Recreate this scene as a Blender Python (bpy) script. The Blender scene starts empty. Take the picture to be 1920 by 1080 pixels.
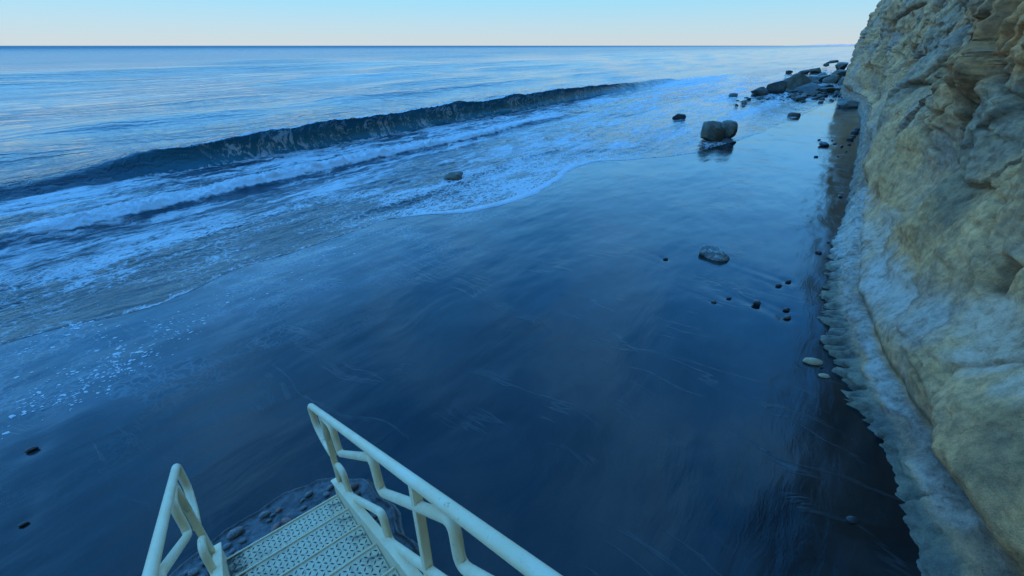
import bpy, bmesh, math, random
import numpy as np
from mathutils import Vector, Matrix

random.seed(7); rng = np.random.default_rng(11)
S = bpy.context.scene
COL = S.collection

# ------------------------------------------------------------------ camera, sky, sun, exposure
EYE = np.array([0.0, 0.0, 3.7]); PITCH = math.radians(29.0); FPX = 820.0
cam = bpy.data.cameras.new('camera'); cam_o = bpy.data.objects.new('camera', cam); COL.objects.link(cam_o)
cam.sensor_width = 36.0; cam.lens = FPX / 1920 * 36.0; cam.clip_start = 0.02; cam.clip_end = 60000
cam_o.location = EYE; cam_o.rotation_euler = (math.pi / 2 - PITCH, 0, 0)
S.camera = cam_o
S.render.resolution_x = 1024; S.render.resolution_y = 576

SUN_AZ = math.radians(118); SUN_EL = math.radians(24)
W = bpy.data.worlds.new('World'); S.world = W; W.use_nodes = True
wn, wl = W.node_tree.nodes, W.node_tree.links
wn.clear()
sky = wn.new('ShaderNodeTexSky'); sky.sky_type = 'NISHITA'; sky.sun_disc = False
sky.sun_elevation = SUN_EL; sky.sun_rotation = SUN_AZ; sky.altitude = 5
sky.air_density = 1.0; sky.dust_density = 0.2; sky.ozone_density = 6.0
geo = wn.new('ShaderNodeTexCoord')
sep = wn.new('ShaderNodeSeparateXYZ'); wl.new(geo.outputs['Generated'], sep.inputs[0])
zc = wn.new('ShaderNodeMath'); zc.operation = 'MAXIMUM'; zc.inputs[1].default_value = 0.03; wl.new(sep.outputs[2], zc.inputs[0])
dv = wn.new('ShaderNodeVectorMath'); dv.operation = 'DIVIDE'
cz = wn.new('ShaderNodeCombineXYZ'); [wl.new(zc.outputs[0], cz.inputs[i]) for i in range(3)]
wl.new(geo.outputs['Generated'], dv.inputs[0]); wl.new(cz.outputs[0], dv.inputs[1])
mp = wn.new('ShaderNodeMapping'); mp.inputs['Location'].default_value = (18.3, 30.7, 0); mp.inputs['Rotation'].default_value = (0, 0, 0.75); mp.inputs['Scale'].default_value = (1.7, 0.75, 1)
wl.new(dv.outputs[0], mp.inputs[0])
cn = wn.new('ShaderNodeTexNoise'); cn.inputs['Scale'].default_value = 2.3; cn.inputs['Detail'].default_value = 8; cn.inputs['Roughness'].default_value = 0.55
cn.inputs['Distortion'].default_value = 1.1; wl.new(mp.outputs[0], cn.inputs['Vector'])
cr = wn.new('ShaderNodeMapRange'); cr.inputs[1].default_value = 0.47; cr.inputs[2].default_value = 0.66; cr.interpolation_type = 'SMOOTHSTEP'
wl.new(cn.outputs['Fac'], cr.inputs[0])
fade = wn.new('ShaderNodeMapRange'); fade.inputs[1].default_value = 0.1; fade.inputs[2].default_value = 0.45; wl.new(sep.outputs[2], fade.inputs[0])
cm = wn.new('ShaderNodeMath'); cm.operation = 'MULTIPLY'; wl.new(cr.outputs[0], cm.inputs[0]); wl.new(fade.outputs[0], cm.inputs[1])
cm2 = wn.new('ShaderNodeMath'); cm2.operation = 'MULTIPLY'; cm2.inputs[1].default_value = 0.75; wl.new(cm.outputs[0], cm2.inputs[0])
mixc = wn.new('ShaderNodeMix'); mixc.data_type = 'RGBA'
# soften the contrast between the horizon and the zenith, evenly over the whole sky
gam = wn.new('ShaderNodeGamma'); gam.inputs[1].default_value = .36; wl.new(sky.outputs[0], gam.inputs[0])
hsv = wn.new('ShaderNodeHueSaturation'); hsv.inputs['Saturation'].default_value = 2.2; hsv.inputs['Value'].default_value = 1.6; wl.new(gam.outputs[0], hsv.inputs['Color'])
tnt = wn.new('ShaderNodeMix'); tnt.data_type = 'RGBA'; tnt.blend_type = 'MULTIPLY'; tnt.inputs[0].default_value = 1.0
wl.new(hsv.outputs[0], tnt.inputs[6]); tnt.inputs[7].default_value = (0.74, 0.93, 1.28, 1)
# pale humid horizon grading evenly into the deep blue overhead, all round
ramp = wn.new('ShaderNodeValToRGB'); wl.new(sep.outputs[2], ramp.inputs[0])
els = ramp.color_ramp.elements
els[0].position = 0.0; els[0].color = (.268, .286, .286, 1); els[1].position = 1.0; els[1].color = (.010, .165, .60, 1)
for p_, c_ in ((.075, (.155, .315, .385, 1)), (.2, (.135, .50, .95, 1)), (.45, (.042, .33, .95, 1))):
    e_ = els.new(p_); e_.color = c_
rs = wn.new('ShaderNodeMix'); rs.data_type = 'RGBA'; rs.blend_type = 'MULTIPLY'; rs.inputs[0].default_value = 1.0
wl.new(ramp.outputs[0], rs.inputs[6]); rs.inputs[7].default_value = (6.0, 6.0, 6.0, 1)
sm = wn.new('ShaderNodeMix'); sm.data_type = 'RGBA'; sm.inputs[0].default_value = 0.88
wl.new(tnt.outputs[2], sm.inputs[6]); wl.new(rs.outputs[2], sm.inputs[7])
wl.new(cm2.outputs[0], mixc.inputs[0]); wl.new(sm.outputs[2], mixc.inputs[6]); mixc.inputs[7].default_value = (1.15, 3.5, 6.8, 1)
bg = wn.new('ShaderNodeBackground'); bg.inputs[1].default_value = 0.15
wl.new(mixc.outputs[2], bg.inputs[0])
wo = wn.new('ShaderNodeOutputWorld'); wl.new(bg.outputs[0], wo.inputs[0])

sl = bpy.data.lights.new('sun', 'SUN'); sl.energy = 2.0; sl.angle = math.radians(0.5); sl.color = (1.0, 0.86, 0.68)
so = bpy.data.objects.new('sun', sl); COL.objects.link(so)
sd = Vector((math.sin(SUN_AZ) * math.cos(SUN_EL), math.cos(SUN_AZ) * math.cos(SUN_EL), math.sin(SUN_EL)))
so.rotation_euler = sd.to_track_quat('Z', 'Y').to_euler(); so.location = (20, -10, 60)

vs = S.view_settings; vs.view_transform = 'Standard'; vs.look = 'None'; vs.exposure = 1.35; vs.gamma = 1.0; vs.use_curve_mapping = False

# ------------------------------------------------------------------ frames and maths
FW = np.array([0, math.cos(PITCH), -math.sin(PITCH)]); UP = np.array([0, math.sin(PITCH), math.cos(PITCH)]); RT = np.array([1.0, 0, 0])
ES = np.array([-0.809, 0.588]); EA = np.array([0.588, 0.809])      # seaward, along the shore
def ray(px, py): return RT * (px - 960) / FPX + UP * (540 - py) / FPX + FW
def gnd(px, py, z=0.0):
    r = ray(px, py); return EYE + r * (z - EYE[2]) / r[2]
def proj(P):
    d = P - EYE; w = d @ FW
    return 960 + FPX * (d @ RT) / w, 540 - FPX * (d @ UP) / w, w
def toAS(x, y): return x * EA[0] + y * EA[1], x * ES[0] + y * ES[1]
def toXY(a, s): return a * EA[0] + s * ES[0], a * EA[1] + s * ES[1]

_p = rng.permutation(256); _p = np.concatenate([_p, _p, _p])
_g = rng.normal(size=(256, 3)); _g /= np.linalg.norm(_g, axis=1)[:, None]
def perlin(x, y, z=0.0):
    x, y, z = np.broadcast_arrays(np.asarray(x, float), np.asarray(y, float), np.asarray(z, float))
    xi = np.floor(x).astype(np.int64); yi = np.floor(y).astype(np.int64); zi = np.floor(z).astype(np.int64)
    xf, yf, zf = x - xi, y - yi, z - zi
    xi &= 255; yi &= 255; zi &= 255
    u = xf * xf * xf * (xf * (xf * 6 - 15) + 10); v = yf * yf * yf * (yf * (yf * 6 - 15) + 10); w = zf * zf * zf * (zf * (zf * 6 - 15) + 10)
    out = 0
    for i in (0, 1):
        for j in (0, 1):
            for k in (0, 1):
                g = _g[_p[_p[_p[xi + i] + yi + j] + zi + k]]
                d = g[..., 0] * (xf - i) + g[..., 1] * (yf - j) + g[..., 2] * (zf - k)
                out = out + d * (u if i else 1 - u) * (v if j else 1 - v) * (w if k else 1 - w)
    return out * 1.6
def fbm(x, y, z=0.0, o=4, r=0.5, l=2.03):
    s = 0; a = 1.0
    for i in range(o):
        s = s + a * perlin(np.asarray(x) * l ** i + 7.1 * i, np.asarray(y) * l ** i - 3.3 * i, np.asarray(z) * l ** i + 1.7 * i); a *= r
    return s
def sst(a, b, x):
    t = np.clip((x - a) / (b - a), 0, 1); return t * t * (3 - 2 * t)
def bump1(x, c, w): return np.exp(-((x - c) / w) ** 2)

def grid_mesh(name, X, Y, Z, attrs=None, uv=None):
    n, m = X.shape
    me = bpy.data.meshes.new(name)
    co = np.stack([X, Y, Z], -1).reshape(-1, 3).astype(np.float32)
    idx = np.arange(n * m).reshape(n, m)
    q = np.stack([idx[:-1, :-1], idx[1:, :-1], idx[1:, 1:], idx[:-1, 1:]], -1).reshape(-1, 4)
    me.vertices.add(len(co)); me.vertices.foreach_set('co', co.ravel())
    me.loops.add(q.size); me.loops.foreach_set('vertex_index', q.ravel().astype(np.int32))
    me.polygons.add(len(q)); me.polygons.foreach_set('loop_start', np.arange(0, q.size, 4, dtype=np.int32))
    me.polygons.foreach_set('use_smooth', np.ones(len(q), bool))
    me.update(calc_edges=True)
    for k, A in (attrs or {}).items():
        at = me.attributes.new(k, 'FLOAT_COLOR', 'POINT')
        c = np.ones((len(co), 4), np.float32); c[:, :3] = A.reshape(-1, 3)
        at.data.foreach_set('color', c.ravel())
    if uv is not None:
        at = me.attributes.new('flow', 'FLOAT_VECTOR', 'POINT')
        v = np.zeros((len(co), 3), np.float32); v[:, :2] = uv.reshape(-1, 2); at.data.foreach_set('vector', v.ravel())
    me.validate()
    return me
def link(name, me, mat=None, parent=None, **props):
    o = bpy.data.objects.new(name, me); COL.objects.link(o)
    if mat is not None: me.materials.append(mat) if not me.materials else None
    if parent is not None: o.parent = parent
    for k, v in props.items(): o[k] = v
    return o
def empty(name, loc=(0, 0, 0), rz=0, **props):
    o = bpy.data.objects.new(name, None); COL.objects.link(o); o.location = loc; o.rotation_euler = (0, 0, rz)
    for k, v in props.items(): o[k] = v
    return o

# ------------------------------------------------------------------ materials
class MT:
    def __init__(s, name):
        s.m = bpy.data.materials.new(name); s.m.use_nodes = True; s.t = s.m.node_tree; s.n = s.t.nodes; s.l = s.t.links
        s.n.clear(); s.out = s.n.new('ShaderNodeOutputMaterial')
    def node(s, ty, ins=None, **kw):
        n = s.n.new(ty)
        for k, v in kw.items(): setattr(n, k, v)
        for k, v in (ins or {}).items(): s.set(n.inputs[k], v)
        return n
    def set(s, i, v):
        if hasattr(v, 'is_output'): s.l.new(v, i)
        elif isinstance(v, tuple) and len(v) == 3 and i.type == 'RGBA': i.default_value = (*v, 1)
        else: i.default_value = v
    def noise(s, vec, scale, detail=4, rough=.55, dist=0.0, ty='FBM'):
        n = s.node('ShaderNodeTexNoise', {'Vector': vec, 'Scale': scale, 'Detail': detail, 'Roughness': rough, 'Distortion': dist})
        return n.outputs['Fac']
    def vor(s, vec, scale, feature='DISTANCE_TO_EDGE', rand=1.0):
        n = s.node('ShaderNodeTexVoronoi', {'Vector': vec, 'Scale': scale, 'Randomness': rand}, feature=feature); return n.outputs['Distance']
    def map(s, vec, scale=(1, 1, 1), rot=(0, 0, 0), loc=(0, 0, 0)):
        return s.node('ShaderNodeMapping', {'Vector': vec, 'Scale': scale, 'Rotation': rot, 'Location': loc}).outputs[0]
    def math(s, op, a, b=0.0, clamp=False):
        n = s.node('ShaderNodeMath', {0: a, 1: b}, operation=op, use_clamp=clamp); return n.outputs[0]
    def rng(s, x, a, b, c=0.0, d=1.0, smooth=True):
        return s.node('ShaderNodeMapRange', {0: x, 1: a, 2: b, 3: c, 4: d}, interpolation_type='SMOOTHSTEP' if smooth else 'LINEAR').outputs[0]
    def mix(s, f, a, b, bt='MIX'):
        n = s.node('ShaderNodeMix', data_type='RGBA', blend_type=bt)
        s.set(n.inputs[0], f); s.set(n.inputs[6], a); s.set(n.inputs[7], b); return n.outputs[2]
    def attr(s, name): return s.node('ShaderNodeAttribute', attribute_name=name)
    def vecadd(s, a, b, sc=1.0):
        m = s.node('ShaderNodeVectorMath', {0: b, 3: sc}, operation='SCALE'); return s.node('ShaderNodeVectorMath', {0: a, 1: m.outputs[0]}, operation='ADD').outputs[0]
    def noisecol(s, vec, scale, detail=3):
        return s.node('ShaderNodeTexNoise', {'Vector': vec, 'Scale': scale, 'Detail': detail}).outputs['Color']
    def bump(s, h, dist, strength=1.0, nrm=None):
        n = s.node('ShaderNodeBump', {'Height': h, 'Distance': dist, 'Strength': strength})
        if nrm is not None: s.l.new(nrm, n.inputs['Normal'])
        return n.outputs[0]
    def bsdf(s, **k):
        n = s.node('ShaderNodeBsdfPrincipled', {kk.replace('_', ' '): v for kk, v in k.items()}); return n.outputs[0]
    def end(s, sh): s.l.new(sh, s.out.inputs[0]); return s.m

def sand_material():
    M = MT('wet_sand'); fl = M.attr('flow').outputs['Vector']; z = M.attr('zone').outputs['Color']
    sp = M.node('ShaderNodeSeparateColor', {0: z})
    warp = M.vecadd(fl, M.noisecol(fl, 0.35), 1.6)
    wisp = M.noise(M.map(warp, (0.55, 1.0, 1), (0, 0, 0.5)), 0.75, 6, .6, 1.1)
    fine = M.noise(M.map(M.vecadd(fl, M.noisecol(fl, .8), .5), (.5, 2.6, 1), (0, 0, 0.2)), 2.2, 7, .6, .5)
    grain = M.noise(fl, 220, 2, .6)
    col = M.mix(M.rng(wisp, .36, .66), (.004, .0045, .005), (.022, .022, .022))
    col = M.mix(M.math('MULTIPLY', M.rng(fine, .5, .75), .35), col, (.030, .030, .029))
    col = M.mix(M.math('MULTIPLY', M.rng(grain, .35, .65), .35), col, (.02, .02, .02))
    # silty water film still draining back, and thin runnels cut straight down the slope
    col = M.mix(M.math('MULTIPLY', sp.outputs[2], M.rng(M.noise(M.map(warp, (.6, 1.3, 1)), 1.6, 6, .65), .3, .65, .35, 1.0)), col, (.105, .112, .118))  # film's sky reflection lightened into the colour, besides the silt
    dn = M.noise(M.map(M.vecadd(fl, M.noisecol(fl, .5, 2), 1.1), (1.5, .16, 1), (0, 0, .1)), 1.6, 5, .55)
    drain = M.math('MULTIPLY', M.rng(M.math('ABSOLUTE', M.math('SUBTRACT', dn, .5)), 0.0, .022, 1, 0), M.rng(M.noise(fl, .7, 3), .46, .62))
    col = M.mix(M.math('MULTIPLY', drain, .3), col, (.085, .085, .082))  # runnel lines lightened in the colour as if their ridges caught light
    # old foam film left by the swash, denser towards the sea
    lace = M.vor(M.map(M.vecadd(fl, M.noisecol(fl, 2.2), .6), (1, 1.8, 1)), 7)
    lf = M.math('MULTIPLY', M.rng(lace, .0, .16, 1, 0), M.rng(M.noise(fl, .9, 3), .45, .6))
    col = M.mix(M.math('MULTIPLY', lf, sp.outputs[0]), col, (.28, .30, .31))
    rgh = M.math('ADD', M.rng(wisp, .3, .7, .05, .15), M.math('MULTIPLY', sp.outputs[1], .35))
    h = M.math('ADD', M.math('MULTIPLY', fine, .9), M.math('MULTIPLY', M.noise(M.map(fl, (.8, 4, 1)), 9, 4, .6, 1.0), .12))
    nb = M.bump(M.math('ADD', h, M.math('MULTIPLY', drain, .35)), .010, .45); nb = M.bump(grain, .0008, .4, nb)
    return M.end(M.bsdf(Base_Color=col, Roughness=rgh, IOR=1.46, Normal=nb))

def sea_material():
    M = MT('sea_water'); fl = M.attr('flow').outputs['Vector']; z = M.attr('zone').outputs['Color']; z2 = M.attr('zone_b').outputs['Color']
    sp = M.node('ShaderNodeSeparateColor', {0: z}); F, D, R = sp.outputs[0], sp.outputs[1], sp.outputs[2]
    sp2 = M.node('ShaderNodeSeparateColor', {0: z2}); L, FACE, RIP = sp2.outputs[0], sp2.outputs[1], sp2.outputs[2]
    warp = M.vecadd(fl, M.noisecol(fl, 1.1, 4), .9)
    # streaky foam drawn out along the shore, lacy foam nets, streaks running up the wave face
    st = M.noise(M.map(warp, (.55, 2.4, 1)), 1.3, 8, .68, .4)
    warp2 = M.vecadd(fl, M.noisecol(fl, 2.6, 4), .55)
    lace = M.math('SUBTRACT', 1.0, M.math('MULTIPLY', M.vor(M.map(warp2, (1, 2.4, 1)), 3.4), 2.6, True))
    lace2 = M.math('SUBTRACT', 1.0, M.math('MULTIPLY', M.vor(M.map(warp2, (1, 1.6, 1)), 9.5), 2.2, True))
    lac = M.math('ADD', M.math('MULTIPLY', lace, .6), M.math('MULTIPLY', lace2, .4))
    fw = M.vecadd(fl, M.noisecol(fl, 1.7, 3), .8)
    facen = M.noise(M.map(fw, (1.5, .6, 1), (0, 0, .5)), 1.15, 5, .58, 1.6)
    pat = M.mix(L, st, M.math('ADD', M.math('MULTIPLY', lac, .42), M.math('MULTIPLY', st, .60)))
    pat = M.mix(FACE, pat, M.math('ADD', M.math('MULTIPLY', M.math('ABSOLUTE', M.math('SUBTRACT', facen, .5)), -4.0), M.math('ADD', .50, M.math('MULTIPLY', M.math('SUBTRACT', st, .5), .9))))
    lo = M.math('SUBTRACT', .88, F); hi = M.math('SUBTRACT', 1.08, F)
    foam = M.node('ShaderNodeMapRange', {0: pat, 1: lo, 2: hi, 3: 0.0, 4: 1.0}, interpolation_type='SMOOTHSTEP').outputs[0]
    fgr = M.noise(fl, 34, 4, .7)
    foam = M.math('MULTIPLY', foam, M.rng(fgr, .25, .55, .55, 1.0), True)
    wcol = M.mix(D, (.050, .052, .050), (.010, .040, .062))
    wcol = M.mix(FACE, wcol, (.04, .20, .25))  # face colour brightened for light scattering through the crest
    h1 = M.noise(M.map(warp, (.7, 2.6, 1)), 2.2, 5, .6, .3)
    h2 = M.noise(M.map(fl, (3, 9, 1)), 2.6, 4, .6, .4)
    far = M.noise(M.map(fl, (.10, .35, 1)), 1.0, 5, .6, .3)
    hh = M.math('ADD', M.math('MULTIPLY', h1, RIP), M.math('MULTIPLY', M.math('MULTIPLY', h2, .3), RIP))
    slick = M.rng(M.noise(M.map(fl, (.035, .16, 1), (0, 0, .08)), 1.0, 4, .55, .6), .40, .62, .25, 1.0)
    far = M.math('MULTIPLY', far, M.rng(R, .05, .35, 1.0, 4.5, False))
    mid = M.noise(M.map(warp, (.32, 1.25, 1)), 1.0, 4, .55, .3)
    nb = M.bump(M.math('MULTIPLY', hh, slick), .085, 1.0)
    nb = M.bump(M.math('MULTIPLY', mid, M.math('MULTIPLY', slick, D)), .34, .9, nb)
    nb = M.bump(far, .5, .55, nb)
    water = M.bsdf(Base_Color=wcol, Roughness=R, IOR=1.34, Normal=nb)
    nf = M.bump(M.math('ADD', M.math('MULTIPLY', foam, .6), M.math('MULTIPLY', fgr, .5)), .03, .8, nb)
    fo = M.bsdf(Base_Color=(.72, .75, .77), Roughness=.55, IOR=1.2, Normal=nf)
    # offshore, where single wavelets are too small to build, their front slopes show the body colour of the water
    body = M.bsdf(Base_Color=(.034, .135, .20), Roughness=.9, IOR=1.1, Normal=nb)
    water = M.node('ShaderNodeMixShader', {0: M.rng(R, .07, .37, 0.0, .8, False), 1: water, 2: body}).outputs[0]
    mx = M.node('ShaderNodeMixShader', {0: foam, 1: water, 2: fo})
    return M.end(mx.outputs[0])

def cliff_material():
    M = MT('sandstone'); P = M.node('ShaderNodeNewGeometry').outputs['Position']; c = M.attr('tint').outputs['Color']; z = M.attr('zone').outputs['Color']
    sp = M.node('ShaderNodeSeparateColor', {0: z})
    Pw = M.vecadd(P, M.noisecol(P, .8, 3), .6)
    n1 = M.noise(Pw, 1.5, 7, .65, .3); n2 = M.noise(P, 9, 6, .7, .2); n3 = M.noise(P, 45, 4, .7)
    strat = M.noise(M.map(Pw, (.5, .5, 5), (.12, -.1, 0)), 1.6, 5, .6)
    col = M.mix(1.0, c, M.mix(M.rng(n1, .3, .7), (.72, .74, .78), (1.2, 1.14, 1.0)), 'MULTIPLY')
    col = M.mix(1.0, col, M.mix(M.rng(n2, .32, .68), (.66, .68, .70), (1.28, 1.24, 1.16)), 'MULTIPLY')
    col = M.mix(M.math('MULTIPLY', M.rng(strat, .52, .7), .4), col, M.mix(1.0, col, (.72, .60, .46), 'MULTIPLY'))
    spots = M.math('MULTIPLY', M.rng(n3, .6, .75), M.rng(n2, .4, .7))
    col = M.mix(M.math('MULTIPLY', spots, .55), col, (.06, .055, .05))
    salt = M.math('MULTIPLY', sp.outputs[0], M.rng(M.math('ADD', M.math('MULTIPLY', n2, .6), M.math('MULTIPLY', n1, .5)), .38, .68), True)
    col = M.mix(M.math('MULTIPLY', salt, .8), col, (.66, .59, .50))
    rgh = M.rng(sp.outputs[1], 0, 1, .92, .35)
    n4 = M.noise(P, 150, 3, .7)
    col = M.mix(1.0, col, M.mix(M.rng(n4, .3, .7), (.78, .78, .78), (1.2, 1.2, 1.2)), 'MULTIPLY')
    nb = M.bump(n1, .1, .5); nb = M.bump(n2, .045, .8, nb); nb = M.bump(n3, .018, 1.0, nb)
    return M.end(M.bsdf(Base_Color=col, Roughness=rgh, IOR=1.4, Normal=nb))

def rock_material(name, c1, c2, rough=.6, sc=4.0, white=0.0):
    bs = min(1.0, 2.0 / sc) ** 1.3
    M = MT(name); P = M.node('ShaderNodeTexCoord').outputs['Object']
    n1 = M.noise(P, sc, 6, .65, .4); n2 = M.noise(P, sc * 6, 4, .7)
    col = M.mix(M.rng(n1, .35, .65), c1, c2); col = M.mix(M.math('MULTIPLY', M.rng(n2, .45, .7), .6), col, tuple(.45 * v for v in c1))
    if white: col = M.mix(M.math('MULTIPLY', M.rng(M.noise(M.map(P, (1, 1, 2.5)), sc * 1.4, 5, .6, .8), .5, .62), white), col, (.42, .42, .38))
    nb = M.bump(n1, .10 * bs, .7); nb = M.bump(n2, .02 * bs, .7, nb)
    return M.end(M.bsdf(Base_Color=col, Roughness=rough, IOR=1.42, Normal=nb))

def paint_material():
    M = MT('cream_paint'); P = M.node('ShaderNodeTexCoord').outputs['Object']
    n = M.noise(P, 6, 5, .65); n2 = M.noise(P, 60, 4, .7)
    col = M.mix(M.rng(n, .35, .7), (.93, .68, .40), (.96, .77, .51)); col = M.mix(M.math('MULTIPLY', M.rng(n2, .60, .74), .5), col, (.30, .24, .15))
    rust = M.math('MULTIPLY', M.rng(M.noise(P, 11, 6, .75, .5), .60, .70), M.rng(M.noise(P, 2.2, 2), .45, .6))
    col = M.mix(M.math('MULTIPLY', rust, .75), col, (.30, .13, .05))
    nb = M.bump(n2, .002, .4)
    return M.end(M.bsdf(Base_Color=col, Roughness=.38, IOR=1.45, Normal=nb))
def tread_material():
    M = MT('worn_tread_paint'); P = M.node('ShaderNodeTexCoord').outputs['Object']
    Pw = M.vecadd(P, M.noisecol(P, 5, 3), .12)
    n = M.noise(Pw, 5.5, 7, .7, .6); n2 = M.noise(P, 90, 4, .7)
    col = M.mix(M.rng(n, .3, .55), (.56, .43, .27), (.88, .69, .44))
    gx = M.node('ShaderNodeSeparateXYZ', {0: P}).outputs[0]
    edge = M.rng(gx, .20, .42, 0, .17)
    col = M.mix(M.rng(M.math('ADD', n, edge), .56, .70), col, (.055, .055, .055))
    col = M.mix(M.math('MULTIPLY', M.rng(n2, .5, .7), .5), col, (.22, .20, .16))
    return M.end(M.bsdf(Base_Color=col, Roughness=.55, Normal=M.bump(n2, .003, .6)))
def plain(name, c, r=.6):
    M = MT(name); P = M.node('ShaderNodeTexCoord').outputs['Object']; n = M.noise(P, 20, 4, .6)
    return M.end(M.bsdf(Base_Color=M.mix(n, tuple(.75 * v for v in c), tuple(min(1, 1.2 * v) for v in c)), Roughness=r, Normal=M.bump(n, .003, .5)))

m_sand = sand_material(); m_sea = sea_material(); m_cliff = cliff_material()
m_boulder = rock_material('wet_boulder', (.085, .08, .065), (.16, .15, .12), .5, 1.6)
m_boulder2 = rock_material('green_boulder', (.06, .065, .055), (.12, .13, .11), .5, 1.6)
m_block = rock_material('brown_boulder', (.10, .085, .06), (.19, .165, .12), .6, 2.2)
m_pebble = rock_material('dark_pebble', (.03, .03, .03), (.06, .055, .05), .3, 18)
m_brown = rock_material('brown_pebble', (.10, .065, .05), (.16, .11, .085), .35, 14)
m_tan = rock_material('tan_cobble', (.44, .30, .17), (.58, .42, .26), .4, 9)
m_pale = rock_material('barnacled_rock', (.09, .09, .08), (.2, .2, .18), .5, 6, .8)
m_cob = rock_material('wet_cobble', (.15, .15, .15), (.28, .27, .25), .5, 12)
m_cobr = rock_material('red_cobble', (.32, .15, .12), (.42, .22, .18), .3, 12)
m_foot = rock_material('wet_concrete', (.05, .05, .05), (.14, .138, .135), .2, 5)
m_paint = paint_material(); m_tread = tread_material(); m_lug = plain('bare_lug', (.06, .052, .042), .5)
m_foam = plain('foam_bubbles', (.60, .64, .66), .5)
m_hill = plain('far_hills', (.34, .35, .36), .9)  # pale grey carries the distance haze in the colour

# ------------------------------------------------------------------ sand
SL = -0.20
def sand_base(s): return np.where(s < 12, -0.018 * s, -0.216 - 0.05 * (s - 12))
def sand_h(a, s):
    z = sand_base(s)
    z = z + .022 * fbm(a * .22, s * .35, 3.0, 3) + .006 * fbm(a * .9 + .3 * s, s * 2.0, 9.0, 3)
    return z
def sand_z(x, y):
    a, s = toAS(x, y); return float(sand_h(np.array([a]), np.array([s]))[0])
def axis(lo, f0, f1, hi, d, g=1.06):
    mid = np.arange(f0, f1, d); up = [f1]; st = d
    while up[-1] < hi: st *= g; up.append(up[-1] + st)
    dn = [f0]; st = d
    while dn[-1] > lo: st *= g; dn.append(dn[-1] - st)
    return np.concatenate([np.array(dn[1:])[::-1], mid, np.array(up)])
A, Sx = np.meshgrid(axis(-60, -4, 14, 140, .05, 1.03), axis(-12, -3, 12, 26, .04, 1.05), indexing='ij')
Zs = sand_h(A, Sx)
PEB = []   # (px, py, width px, aspect, material, kind) gathered below; scour is pressed in round each
X, Y = toXY(A, Sx)
zone = np.zeros(A.shape + (3,))
zone[..., 0] = sst(4.5, 8.5, Sx + .6 * fbm(A * .4, Sx * .4, 1, 3)) * .55
zone[..., 2] = sst(5.2, 7.6, Sx + .9 * fbm(A * .5, Sx * .5, 5, 4)) * (1 - .75 * sst(3.5, 8, A))
zone[..., 1] = bump1(Sx, -1.0, .8) * .12

PEBBLES = [(1248, 484, 9, m_pebble, 'd'), (1338, 568, 9, m_brown, 'd'), (1366, 561, 9, m_pebble, 'd'), (1417, 571, 14, m_pebble, 'b'),
           (1459, 537, 11, m_pebble, 'd'), (1477, 530, 11, m_pebble, 'd'), (1473, 583, 13, m_pebble, 'd'), (1475, 598, 14, m_brown, 'd'),
           (1522, 680, 34, m_tan, 't'), (1543, 708, 20, m_tan, 't'), (1594, 978, 22, m_pebble, 'c'), (52, 831, 20, m_pebble, 'l'), (36, 972, 16, m_pebble, 'l')]
for (px, py, w, m, k) in PEBBLES:
    g = gnd(px, py + w * .2, -.03); a0, s0 = toAS(g[0], g[1]); r = w * np.linalg.norm(g - EYE) / FPX * .5
    if k in 'tc': continue
    da, ds = A - a0, Sx - s0
    Zs += -.15 * r * np.exp(-((da / (1.7 * r)) ** 2 + ((ds) / (1.5 * r)) ** 2)) - .10 * r * np.exp(-((da - .3 * ds) / (1.6 * r)) ** 2) * sst(0, 1.5 * r, ds) * np.exp(-np.maximum(ds, 0) / (9 * r))
sand = link('sand', grid_mesh('sand', X, Y, Zs, {'zone': zone}, np.stack([A, Sx], -1)), m_sand, kind='structure')
sand['label'] = 'dark wet sand beach mirroring the sky'

# ------------------------------------------------------------------ sea
ea_ = np.array([-60, -8, -.2, .66, 1.8, 3, 5.3, 6.8, 7.5, 8.45, 10.15, 12, 14, 15.6, 16.6, 18, 22, 31.6, 40, 48, 56, 140, 900, 30000])
es_ = np.array([9.2, 9.2, 9.17, 8.85, 8.55, 9.0, 8.75, 8.9, 8.1, 7.25, 6.75, 6.95, 7.5, 7.3, 6.2, 5.0, 3.9, 2.6, 1.9, .6, 0, -1, -3, -3])
def edge(a):
    e = np.interp(a, ea_, es_)
    # smooth the traced polyline
    for d in (.25, .5): e = (e + np.interp(a - d, ea_, es_) + np.interp(a + d, ea_, es_)) / 3
    return e + .12 * fbm(a * .9, 0 * a, 4.4, 3)
aa = axis(-22000, -9, 18, 22000, .055, 1.035)
u1 = np.concatenate([np.linspace(0, 1.2, 60)[:-1]])          # metres seaward of the edge
E0 = edge(aa)
s_rows = []
sfix = axis(0, 10.8, 21.5, 24000, .042, 1.035); sfix = sfix[sfix >= 10.8]
nfilm = 90
tt = np.linspace(0, 1, nfilm, endpoint=False) ** 1.25
FILM = E0[:, None] + (10.8 - E0[:, None]) * tt[None, :]
SS = np.concatenate([FILM, np.broadcast_to(sfix, (len(aa), len(sfix)))], 1)
AA = np.broadcast_to(aa[:, None], SS.shape).copy(); A1 = aa[:, None]
de = SS - E0[:, None]
zs = sand_h(AA, SS)
film = .004 + (.004 + .018 * sst(7.0, 7.8, AA) * (1 - sst(15, 17.5, AA))) * sst(0, .10, de) * (1 - .5 * sst(.1, .8, de)) + .035 * sst(.3, 3.0, de)
film *= 1 + .25 * fbm(AA * 2.5, SS * 4, 2, 3)
lev = SL + 0 * SS
zz = np.maximum(zs + film, lev + .02 * sst(9, 13, SS)); zz = np.where(SS > 13, lev + .02, zz)
near = np.exp(-np.maximum(SS - 20, 0) / 90.) * np.exp(-np.abs(AA) / 400)
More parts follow.
